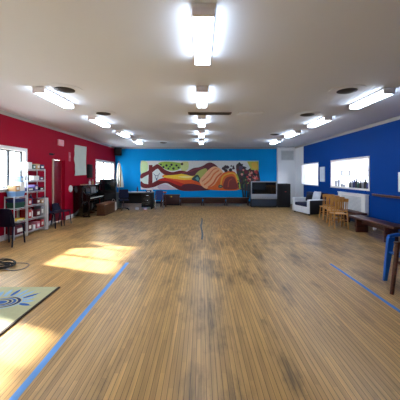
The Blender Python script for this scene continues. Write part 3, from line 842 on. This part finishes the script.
# --- black projection television in the left corner
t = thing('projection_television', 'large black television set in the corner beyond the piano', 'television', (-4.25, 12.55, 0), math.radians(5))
MB().box(-.35, .35, 0, .42, .03, .74, .012).build('base_cabinet', BLACK, t)
MB().box(-.30, .30, -.012, .003, .10, .68, .006).build('speaker_grille', mat('speaker_cloth', (30, 30, 32), .95, bump=.4, scale=60), t)
MB().prism([(-.36, -.02, .74), (.36, -.02, .74), (.36, .18, .74), (.28, .44, .74), (-.28, .44, .74), (-.36, .18, .74)], (0, 0, .62)).build('housing', BLACK, t)
MB().box(-.32, .32, -.032, -.018, .86, 1.32, .006).build('screen', mat('teal_reflection_screen', (8, 26, 32), .1, var=.2, scale=2), t)  # teal of the screen's reflections put into its colour
MB().box(-.35, .35, .0, .40, 0, .03).build('plinth', BLACKM, t)

# --- furled flag in the corner
t = thing('furled_flag', 'furled white flag with dark folds on a pole in the back left corner', 'flag', (-4.34, 14.55, 0))
MB().lathe([(.16, 0), (.16, .03), (.04, .06), (.02, .10)], 20).build('base', mat('brass', (190, 150, 70), .25, 1), t)
MB().rod((0, 0, .06), (0, 0, 2.22), .014).lathe([(.001, 2.31), (.03, 2.27), (.02, 2.22), (.014, 2.2)], 10).build('pole', mat('varnished_pole', (112, 78, 44), .35), t)
f = MB()
def ff(i, j, o=0.0, w=.10):
    a = 2 * PI * i; z = 2.16 - 1.25 * j
    r = w * (.35 + .95 * j ** .7) * (1 + .22 * math.sin(5 * a + 3 * j))
    return Vector((r * math.cos(a) * 1.5 + .03 * j, r * math.sin(a), z))
f.grid(ff, 40, 14)
f.build('flag_cloth', WHITECL, t)
g = MB()
for a0, mi in ((-1.75, 0), (-1.1, 1), (-2.5, 0)):
    def fs(i, j, a0=a0):
        a = a0 + .28 * (i - .5) * (1 + .6 * j); z = 2.14 - 1.2 * j; r = .104 * (.35 + .95 * j ** .7) * (1 + .22 * math.sin(5 * a + 3 * j)) + .006
        return Vector((r * math.cos(a) * 1.5 + .03 * j, r * math.sin(a), z))
    g.grid(fs, 4, 14, mi=mi)
g.build('stripe', [BLACKM, SM['tan']], t, label='dark and tan stripes')

# --- desk
d = thing('desk', 'long black desk with papers in front of the blue back wall', 'desk', (-3.02, 12.75, 0))
MB().box(-.80, .80, -.36, .36, .735, .765, .006).build('desktop', mat('grey_desk_top', (120, 126, 132), .3), d)
MB().box(-.79, -.75, -.34, .34, 0, .735, .006).build('side_panel', mat('grey_green_panel', (104, 116, 116), .6), d)
MB().box(.75, .79, -.34, .34, 0, .735, .006).build('side_panel', BLACKM, d)
MB().box(-.75, .75, -.02, .0, .25, .735, .004).build('modesty_panel', BLACKM, d)
MB().box(.33, .75, -.33, -.03, .10, .735, .006).build('drawer_pedestal', BLACKM, d)
for k in range(3):
    q = MB().box(.35, .73, -.345, -.329, .13 + k * .2, .31 + k * .2, .004).build('drawer', BLACK, d)
    MB().rod((.52, -.36, .22 + k * .2), (.64, -.36, .22 + k * .2), .006).rod((.53, -.36, .22 + k * .2), (.53, -.343, .22 + k * .2), .005).rod((.63, -.36, .22 + k * .2), (.63, -.343, .22 + k * .2), .005).build('handle', CHROME, q)
DZ = .7655
for k, (x, y, rz, l) in enumerate(((-3.42, 12.62, .2, 'left sheet of white paper on the black desk'), (-3.05, 12.72, -.15, 'middle sheet of white paper on the black desk'), (-2.72, 12.6, .4, 'right sheet of white paper on the black desk'))):
    o = MB().box(-.15, .15, -.11, .11, 0, .012, .003).build('paper_stack', PAPER); o.location = (x, y, DZ); o.rotation_euler.z = rz
    tag(o, l, 'paper', 'papers on the desk')
bottle(-3.0, 12.98, DZ, .04, .24, SM['dark blue'], BLACKM, 'dark bottle standing on the desk against the blue wall', 'desk bottles')
carton(-2.40, 12.86, DZ, .26, .22, .17, SM['white'], 'white box at the right end of the black desk', 'desk boxes')
carton(-2.38, 12.55, DZ, .22, .16, .09, SM['dark blue'], 'small dark blue box at the right end of the black desk', 'desk boxes')

# --- office chair in front of the desk
def office_chair(label, x, y, rz, m):
    t = thing('office_chair', label, 'chair', (x, y, 0), rz)
    for k in range(5):
        a = 2 * PI * k / 5
        MB().rod((.03 * math.cos(a), .03 * math.sin(a), .10), (.27 * math.cos(a), .27 * math.sin(a), .065), .022, .014).build('spoke', BLACKM, t)
        MB().rod((.27 * math.cos(a) - .012 * math.sin(a), .27 * math.sin(a) + .012 * math.cos(a), .026), (.27 * math.cos(a) + .012 * math.sin(a), .27 * math.sin(a) - .012 * math.cos(a), .026), .026, n=14).build('castor', BLACK, t)
    MB().rod((0, 0, .07), (0, 0, .42), .025).build('column', CHROME, t)
    MB().box(-.22, .22, -.21, .21, .42, .49, .03, 3).build('seat', m, t)
    bk = MB()
    bk.grid(lambda i, j: Vector(((i - .5) * .42 * (1 - .15 * j * j), .20 + .05 * j - .05 * (2 * i - 1) ** 2, .56 + .36 * j)), 10, 8, thick=.04)
    bk.build('backrest', m, t)
    MB().tube([(0, .05, .42), (0, .22, .43), (0, .245, .58)], .015).build('back_stem', BLACKM, t)
    return t
office_chair('navy office chair tucked in at the left of the black desk', -3.42, 12.12, math.radians(200), NAVYCL)
t = thing('tote_bag', 'white cloth bag slumped on the floor left of the navy office chair', 'bag', (-3.86, 12.16, 0))
b = MB(); b.grid(lambda i, j: Vector(((.14 - .03 * j) * math.cos(2 * PI * i) * (1 + .08 * math.sin(8 * PI * i)), (.09 - .04 * j) * math.sin(2 * PI * i), .36 * j)), 28, 8); b.box(-.1, .1, -.06, .06, 0.001, .01)
b.build('body', WHITECL, t)
MB().tube(catmull([(-.06, 0, .34), (-.05, -.02, .46), (.03, -.02, .48), (.06, 0, .34)], 6, False), .008).build('handle', WHITECL, t)
for k, (x, y, c, l) in enumerate(((-2.86, 12.3, 'white', 'small white box on the floor under the desk'), (-2.5, 12.22, 'pink', 'small pink box on the floor in front of the desk drawers'))):
    carton(x, y, 0, .14, .1, .09, SM[c], l, 'boxes under the desk', .3 * k)
school_chair('blue plastic chair with chrome legs at the right end of the desk', -1.93, 12.58, math.radians(195), .46, .86, mat('mid_blue_plastic', (28, 62, 128), .4), 'chairs near the desk', CHROME, .012)
t = thing('wooden_stool', 'orange brown wooden stool between the blue chair and the dark chest', 'stool', (-1.84, 13.45, 0))
MB().lathe([(.15, .68), (.16, .69), (.16, .72), (.13, .73), (.001, .73)], 20).build('seat', wood('orange_stool_wood', (150, 72, 34), (196, 106, 56), .4, axis=0), t)
for k in range(4):
    a = PI / 4 + k * PI / 2
    MB().rod((.17 * math.cos(a), .17 * math.sin(a), 0), (.10 * math.cos(a), .10 * math.sin(a), .69), .017, .015).build('leg', DKWOOD, t)
MB().tube([(.145 * math.cos(PI / 4 + k * PI / 2), .145 * math.sin(PI / 4 + k * PI / 2), .25) for k in range(4)], .009, closed=True).build('foot_ring', DKWOOD, t)

# ================================================================== BACK WALL LOW FURNITURE
t = thing('chest', 'dark maroon wooden chest right of the desk against the blue wall', 'chest', (-1.52, 14.3, 0))
MAR = wood('maroon_chest_wood', (44, 20, 22), (74, 34, 36), .45, axis=0)
MB().box(-.40, .40, -.25, .25, .03, .46, .008).build('body', MAR, t)
MB().box(-.42, .42, -.27, .27, .46, .53, .012).build('lid', MAR, t)
MB().box(-.41, .41, -.26, .26, 0, .06, .006).build('plinth', BLACKM, t)
MB().box(-.05, .05, -.278, -.262, .40, .48, .004).build('latch', mat('brass', (190, 150, 70), .25, 1), t)

def bench(label, x, y, L, D, H, rz, m, group, inset=.22, top=.05, ap=.13):
    t = thing('low_bench', label, 'bench', (x, y, 0), rz, group)     # length along local X
    MB().box(-L / 2, L / 2, -D / 2, D / 2, H - top, H, .008).build('top', m, t)
    for s in (-1, 1):
        MB().box(s * (L / 2 - inset) - .022, s * (L / 2 - inset) + .022, -D / 2 + .03, D / 2 - .03, 0, H - top, .006).build('leg', m, t)
    MB().box(-L / 2 + inset, L / 2 - inset, -.015, .015, H - top - ap, H - top, .005).build('stretcher', m, t)
    return t
for k, (x, L, l) in enumerate(((-.50, 1.17, 'low dark bench at the back wall next to the dark chest'), (.675, 1.17, 'middle low dark bench below the striped hills of the mural'), (1.85, 1.17, 'low dark bench at the back wall left of the silver television'))):
    bench(l, x, 14.05, L, .34, .40, 0, DKWOODX, 'low benches along the back wall', .05, .08, .2)

# --- silver rear projection television
t = thing('projection_television', 'silver framed big screen television at the right of the mural', 'television', (3.02, 13.2, 0), math.radians(-3))
W2 = .62
MB().prism([(-W2, 0, .04), (W2, 0, .04), (W2, .25, .04), (.35, .5, .04), (-.35, .5, .04), (-W2, .25, .04)], (0, 0, .36)).build('base_cabinet', BLACKM, t)
MB().box(-W2 + .03, W2 - .03, -.012, .002, .07, .38, .005).build('speaker_grille', mat('blue_grey_grille_cloth', (44, 54, 70), .9, bump=.4, scale=60), t)
MB().box(-W2 + .02, W2 - .02, .02, .3, 0, .04).build('plinth', BLACKM, t)
MB().prism([(-W2, -.01, .40), (W2, -.01, .40), (W2, .2, .40), (.3, .5, .40), (-.3, .5, .40), (-W2, .2, .40)], (0, 0, .84)).build('housing', BLACKM, t)
f = MB()
for x0, x1, z0, z1 in ((-W2, W2, 1.20, 1.245), (-W2, W2, .40, .64), (-W2, -W2 + .05, .64, 1.2), (W2 - .05, W2, .64, 1.2)): f.box(x0, x1, -.04, -.005, z0, z1, .008)
f.build('bezel', SILVER, t)
MB().box(-W2 + .05, W2 - .05, -.025, -.012, .64, 1.20).build('screen', mat('glossy_dark_screen', (8, 14, 20), .06, var=.2, scale=2, coat=.6), t)
for k in range(5): MB().rod((-.16 + k * .08, -.046, .47), (-.16 + k * .08, -.038, .47), .012).build('button', CHROME, t)

# --- black cabinet beside it
t = thing('speaker_cabinet', 'tall black cabinet in front of the white corner', 'cabinet', (3.98, 13.15, 0))
MB().box(-.31, .31, 0, .5, .03, 1.13, .03, 3).build('body', BLACKM, t)
MB().box(-.27, .27, -.014, .004, .1, 1.06, .008).build('front_cloth', mat('black_grille_cloth', (24, 22, 26), .95, bump=.4, scale=60), t)
MB().box(.02, .10, -.02, -.012, .74, .76).build('red_badge', SM['red'], t)
MB().box(-.29, .29, .02, .48, 0, .03).build('plinth', BLACK, t)

# --- pale picture on the white corner
t = thing('picture', 'faint grey picture high on the white corner wall', 'picture', (4.92, 14.78, 2.55))
t.location = (4.64, YB - .22, 2.60)
MB().box(-.34, .34, -.02, 0, -.26, .26, .006).build('frame', mat('pale_grey_frame', (204, 210, 218), .5), t)
MB().box(-.29, .29, -.024, -.019, -.21, .21).build('print', mat('grey_smudged_print', (190, 198, 206), .7, var=.2, scale=5), t)

# ================================================================== RIGHT SIDE
# --- white and navy armchair
s = thing('armchair', 'wide white armchair with navy cushions and black sides in the far right corner', 'armchair', (4.42, 11.18, 0), math.radians(-79))
AW = .64
MB().box(-AW + .17, AW - .17, -.42, .40, .05, .30, .02).build('base', WHITELE, s)
for q in (-1, 1):
    x0, x1 = (AW - .18, AW - .015) if q > 0 else (-AW + .015, -AW + .18)
    a = MB().box(x0, x1, -.43, .40, .05, .60, .03, 3).build('arm', WHITELE, s)
    xs = (AW - .015, AW + .01) if q > 0 else (-AW - .01, -AW + .015)
    MB().box(xs[0], xs[1], -.40, .41, .05, .575, .01).build('side_panel', DARKLE, a, label='black side panel')
MB().box(-AW + .185, AW - .185, -.41, .24, .30, .43, .04, 3).build('seat_cushion', NAVYCL, s)
MB().box(-AW + .02, AW - .02, .22, .42, .10, .84, .05, 3).build('backrest', NAVYCL, s)
for q in (-1, 1):
    for y in (-.36, .34): MB().box(q * (AW - .12) - .025, q * (AW - .12) + .025, y - .025, y + .025, 0, .05).build('foot', BLACKM, s)
def pillow(label, m, loc, rx, rz, w=.44, h=.40, th=.075):
    o = MB()
    for sg in (-1, 1):
        def fp(i, j, sg=sg):
            u, v = 2 * i - 1, 2 * j - 1
            k = max(0, (1 - u ** 4) * (1 - v ** 4)) ** .6
            pin = 1 - .07 * (1 - u * u) - .0
            return Vector((u * w / 2 * (1 - .06 * (1 - v * v) * 0), sg * th * k, v * h / 2 * pin))
        o.grid(fp, 14, 14)
    bmesh.ops.remove_doubles(o.bm, verts=o.bm.verts, dist=1e-4)
    bmesh.ops.recalc_face_normals(o.bm, faces=o.bm.faces)
    q = o.build('throw_pillow', m); q.location = loc; q.rotation_euler = (rx, 0, rz)
    return tag(q, label, 'pillow')
MP = Matrix.Translation((4.42, 11.18, 0)) @ Matrix.Rotation(math.radians(-79), 4, 'Z')
pillow('white and grey pillow leaning on the back of the white armchair', mat('pale_printed_cloth', (206, 212, 224), .85, var=.3, scale=9), MP @ Vector((.30, .11, .70)), math.radians(-14), math.radians(-79), .44, .42)
pillow('dark cushion lying at the far side of the white armchair', mat('charcoal_cloth', (28, 26, 34), .9), MP @ Vector((-.18, .08, .60)), math.radians(-14), math.radians(-79), .34, .30)

# --- row of wooden chairs
def wooden_chair(label, x, y, rz):
    t = thing('wooden_chair', label, 'chair', (x, y, 0), rz, 'row of small wooden chairs')
    SH = .44; BH = .87
    MB().box(-.19, .19, -.19, .18, SH - .03, SH, .012).build('seat', PINE, t)
    for sx in (-1, 1):
        MB().rod((sx * .185, -.20, 0), (sx * .15, -.15, SH - .02), .017, .02).build('leg', PINE, t)
        MB().tube([(sx * .19, .23, 0), (sx * .175, .18, SH), (sx * .18, .22, BH - .02)], .017).build('leg', PINE, t)
        MB().rod((sx * .17, -.18, .18), (sx * .182, .205, .18), .010).build('stretcher', PINE, t)
    MB().rod((-.172, -.18, .22), (.172, -.18, .22), .011).build('stretcher', PINE, t)
    MB().rod((-.178, .195, .26), (.178, .195, .26), .011).build('stretcher', PINE, t)
    r = MB()
    r.grid(lambda i, j: Vector(((i - .5) * .40, .205 + .02 * math.sin(PI * i) + .012 * j, BH - .085 + .085 * j + .012 * math.sin(PI * i) * j)), 10, 3, thick=.018)
    r.build('top_rail', PINE, t)
    MB().box(-.175, .175, .175, .195, SH + .05, SH + .085, .005).build('lower_rail', PINE, t)
    for k in range(5):
        xx = -.13 + k * .065
        MB().box(xx - .014, xx + .014, -.006, .006, 0, BH - .07 - SH - .07, .003, M=Matrix.Translation((0, .188, SH + .075)) @ Matrix.Rotation(math.radians(-4.5), 4, 'X')).build('slat', PINE, t)
    return t
w0 = wooden_chair('honey wooden chair nearest the camera in the row by the heater', 4.02, 8.06, math.radians(180 - 4))
for x, y, a, l in ((4.22, 8.66, 176, 'second honey wooden chair from the camera in the row by the heater'), (4.36, 9.24, 175, 'third honey wooden chair from the camera in the row by the heater'), (4.48, 9.82, 174, 'farthest honey wooden chair in the row, beside the armchair')):
    dup(w0, (x, y, 0), math.radians(a), l)

# --- wall heater
t = thing('wall_heater', 'white louvred heater cabinet on the blue wall below the hatch', 'heater', (XR, 9.14, .32))
MB().box(-.12, 0, -.82, .82, 0, .61, .012).build('cabinet', TRIMW, t)
lv = MB()
for k in range(12): lv.box(-.132, -.118, -.62, .56, .07 + k * .04, .09 + k * .04, .003, 1)
lv.build('louvre', mat('grey_louvre', (186, 192, 200), .5), t)
MB().box(-.14, 0, -.84, .84, .61, .635, .006).build('top', TRIMW, t)
t = thing('cable_box', 'small white box mounted at the far end of the heater', 'box', (XR, 10.14, .38))
MB().box(-.09, 0, -.12, .12, 0, .42, .01).build('body', TRIMW, t)
MB().box(-.095, -.088, -.08, .08, .06, .36, .003).build('cover', WHITEWALL, t)

# --- rail, notices
t = thing('wall_rail', 'dark wooden rail along the blue right wall', 'rail', (XR, 4.5, .97))
MB().box(-.07, -.02, -3.6, 3.57, -.025, .02, .008).build('rail', DKWOOD, t)
MB().box(-.075, -.015, -3.6, 3.57, .02, .034, .004).build('cap', wood('pale_rail_cap', (126, 84, 62), (160, 112, 84), .35, axis=1), t)
for y in (-3.2, -1.6, 0, 1.6, 3.2): MB().box(-.03, 0, y - .04, y + .04, -.04, .02, .004).build('bracket', DKWOOD, t)
t = thing('notice', 'pale grey notice sheet on the blue wall between the two hatches', 'notice', (XR, 11.50, 1.58))
MB().box(-.015, 0, -.24, .24, -.31, .31, .003).build('board', mat('pale_grey_board', (196, 204, 216), .6), t)
MB().box(-.018, -.014, -.19, .19, -.26, .26).build('sheet', mat('pale_notice_paper', (206, 214, 226), .8, var=.08, scale=14), t)
t = thing('white_board', 'white framed board cut off at the right edge above the rail', 'board', (XR, 6.1, 1.37))
MB().box(-.03, 0, -.96, .95, -.25, .25, .005).build('frame', TRIMW, t)
MB().box(-.033, -.028, -.9, .89, -.2, .2).build('panel', PAPER, t)

# --- benches along right wall
bench('long dark brown bench along the blue right wall, nearer one', 4.37, 6.9, 1.8, .38, .42, math.radians(91), DKWOOD, 'benches along the right wall', .34, .06)
t = bench('dark brown bench between the nearer bench and the wooden chairs', 4.75, 8.62, 1.0, .32, .42, PI / 2, DKWOOD, 'benches along the right wall', .12, .06)
o = MB().lathe([(.001, 0), (.027, .007), (.045, .027), (.05, .05), (.045, .073), (.027, .093), (.001, .1)], 20).build('ball', mat('white_rubber_ball', (232, 226, 228), .5)); o.location = (4.86, 7.70, 0)
tag(o, 'small white ball on the floor against the right wall behind the long bench', 'ball')

# --- blue plastic armchair and brown wooden armchair at the right edge
t = thing('plastic_armchair', 'bright blue plastic armchair cut off by the right edge', 'chair', (2.98, 3.845, 0), -PI / 2)
MB().grid(lambda i, j: Vector(((i - .5) * .40, -.24 + .44 * j, .43 - .02 * math.sin(PI * j) + .01 * (2 * i - 1) ** 2)), 8, 8, thick=.02).build('seat', BLUEPL, t)
MB().grid(lambda i, j: Vector(((i - .5) * .40 * (1 - .1 * j), .20 + .10 * j - .03 * (2 * i - 1) ** 2, .44 + .40 * j)), 10, 8, thick=.012).build('backrest', BLUEPL, t)
for sx in (-1, 1):
    def leg(y0, y1, zt):
        def box(z, x, y, a, b): return [Vector((x - a, y - b, z)), Vector((x + a, y - b, z)), Vector((x + a, y + b, z)), Vector((x - a, y + b, z))]
        b_ = MB(); tm = bmesh.new()
        A = [tm.verts.new(v) for v in box(0, sx * .192, y0, .018, .024)]; B = [tm.verts.new(v) for v in box(zt, sx * .185, y1, .026, .046)]
        tm.faces.new(A[::-1]); tm.faces.new(B)
        for k in range(4): tm.faces.new((A[k], A[(k + 1) % 4], B[(k + 1) % 4], B[k]))
        return b_._merge(tm)
    leg(-.28, -.20, .64).build('leg', BLUEPL, t)
    leg(.32, .22, .43).build('leg', BLUEPL, t)
    MB().tube(catmull([(sx * .185, -.23, .65), (sx * .195, -.10, .672), (sx * .19, .12, .67), (sx * .175, .27, .70)], 5, False), .026, 10).build('armrest', BLUEPL, t)
t = thing('wooden_armchair', 'dark brown wooden armchair in front of the blue one, mostly outside the frame', 'chair', (2.75, 3.34, 0), -PI / 2)
MB().box(-.22, .22, -.22, .22, .40, .44, .012).build('seat', DKWOOD, t)
for sx in (-1, 1):
    MB().rod((sx * .235, -.27, 0), (sx * .225, -.20, .66), .024, .03).build('leg', DKWOOD, t)
    MB().rod((sx * .235, .27, 0), (sx * .215, .22, .84), .022, .022).build('leg', DKWOOD, t)
    MB().box(sx * .225 - .03, sx * .225 + .03, -.24, .24, .655, .685, .01).build('armrest', DKWOOD, t)
for z in (.52, .64, .76): MB().box(-.215, .215, .215, .235, z, z + .06, .005).build('back_slat', DKWOOD, t)

# --- things on the hatch sill and in the annex
HZ = HATCH[0][2] + .0125
cols = ['black', 'grey', 'dark blue', 'black', 'dark green', 'black', 'grey', 'black', 'dark blue']
for k in range(9):
    y = 9.52 - k * .125
    bottle(XR + .09, y, HZ, .042 + .006 * (k % 3), .20 + .03 * ((k * 5) % 4), SM[cols[k]], BLACKM, 'dark bottle on the sill of the larger hatch, %s from the left' % ORD[k], 'bottles on the hatch sill')
for k, y in enumerate((10.52, 10.32, 10.10, 9.92)):
    h = (.2, .24, .1, .08)[k]
    t = thing('cup', 'pale cup on the sill of the larger hatch, %s from the left' % ORD[k], 'cup', (XR + .09, y, HZ), 0, 'cups on the hatch sill')
    MB().lathe([(.03, 0), (.036, .005), (.045, h), (.04, h), (.032, .012)], 16).build('body', SM['grey'], t)
for x, y, z, rz, l in ((8.2, 15.6, 1.66, PI / 2, 'left thin framed picture seen through the larger hatch'), (AXX, 14.25, 1.66, 0, 'right thin framed picture seen through the larger hatch')):
    t = thing('picture', l, 'picture', (x, y, z), rz, 'pictures in the side room')
    f = MB()
    for a, c, d0, e in ((-.24, .24, .10, .135), (-.24, .24, -.135, -.10), (-.24, -.205, -.10, .10), (.205, .24, -.10, .10)): f.box(-.02, 0, a, c, d0, e)
    f.build('frame', BLACKM, t)
    MB().box(-.012, -.002, -.21, .21, -.10, .10).build('print', PAPER, t)
t = thing('kitchen_counter', 'white counter along the far wall of the side room', 'counter', (AXX - .32, 11.2, 0))
MB().box(-.3, .31, -3.5, 3.5, .08, .86, .006).build('body', WHITEWALL, t)
MB().box(-.32, .31, -3.52, 3.52, .86, .90, .006).build('worktop', TRIMW, t)
MB().box(-.26, .31, -3.5, 3.5, 0, .08).build('plinth', SM['grey'], t)
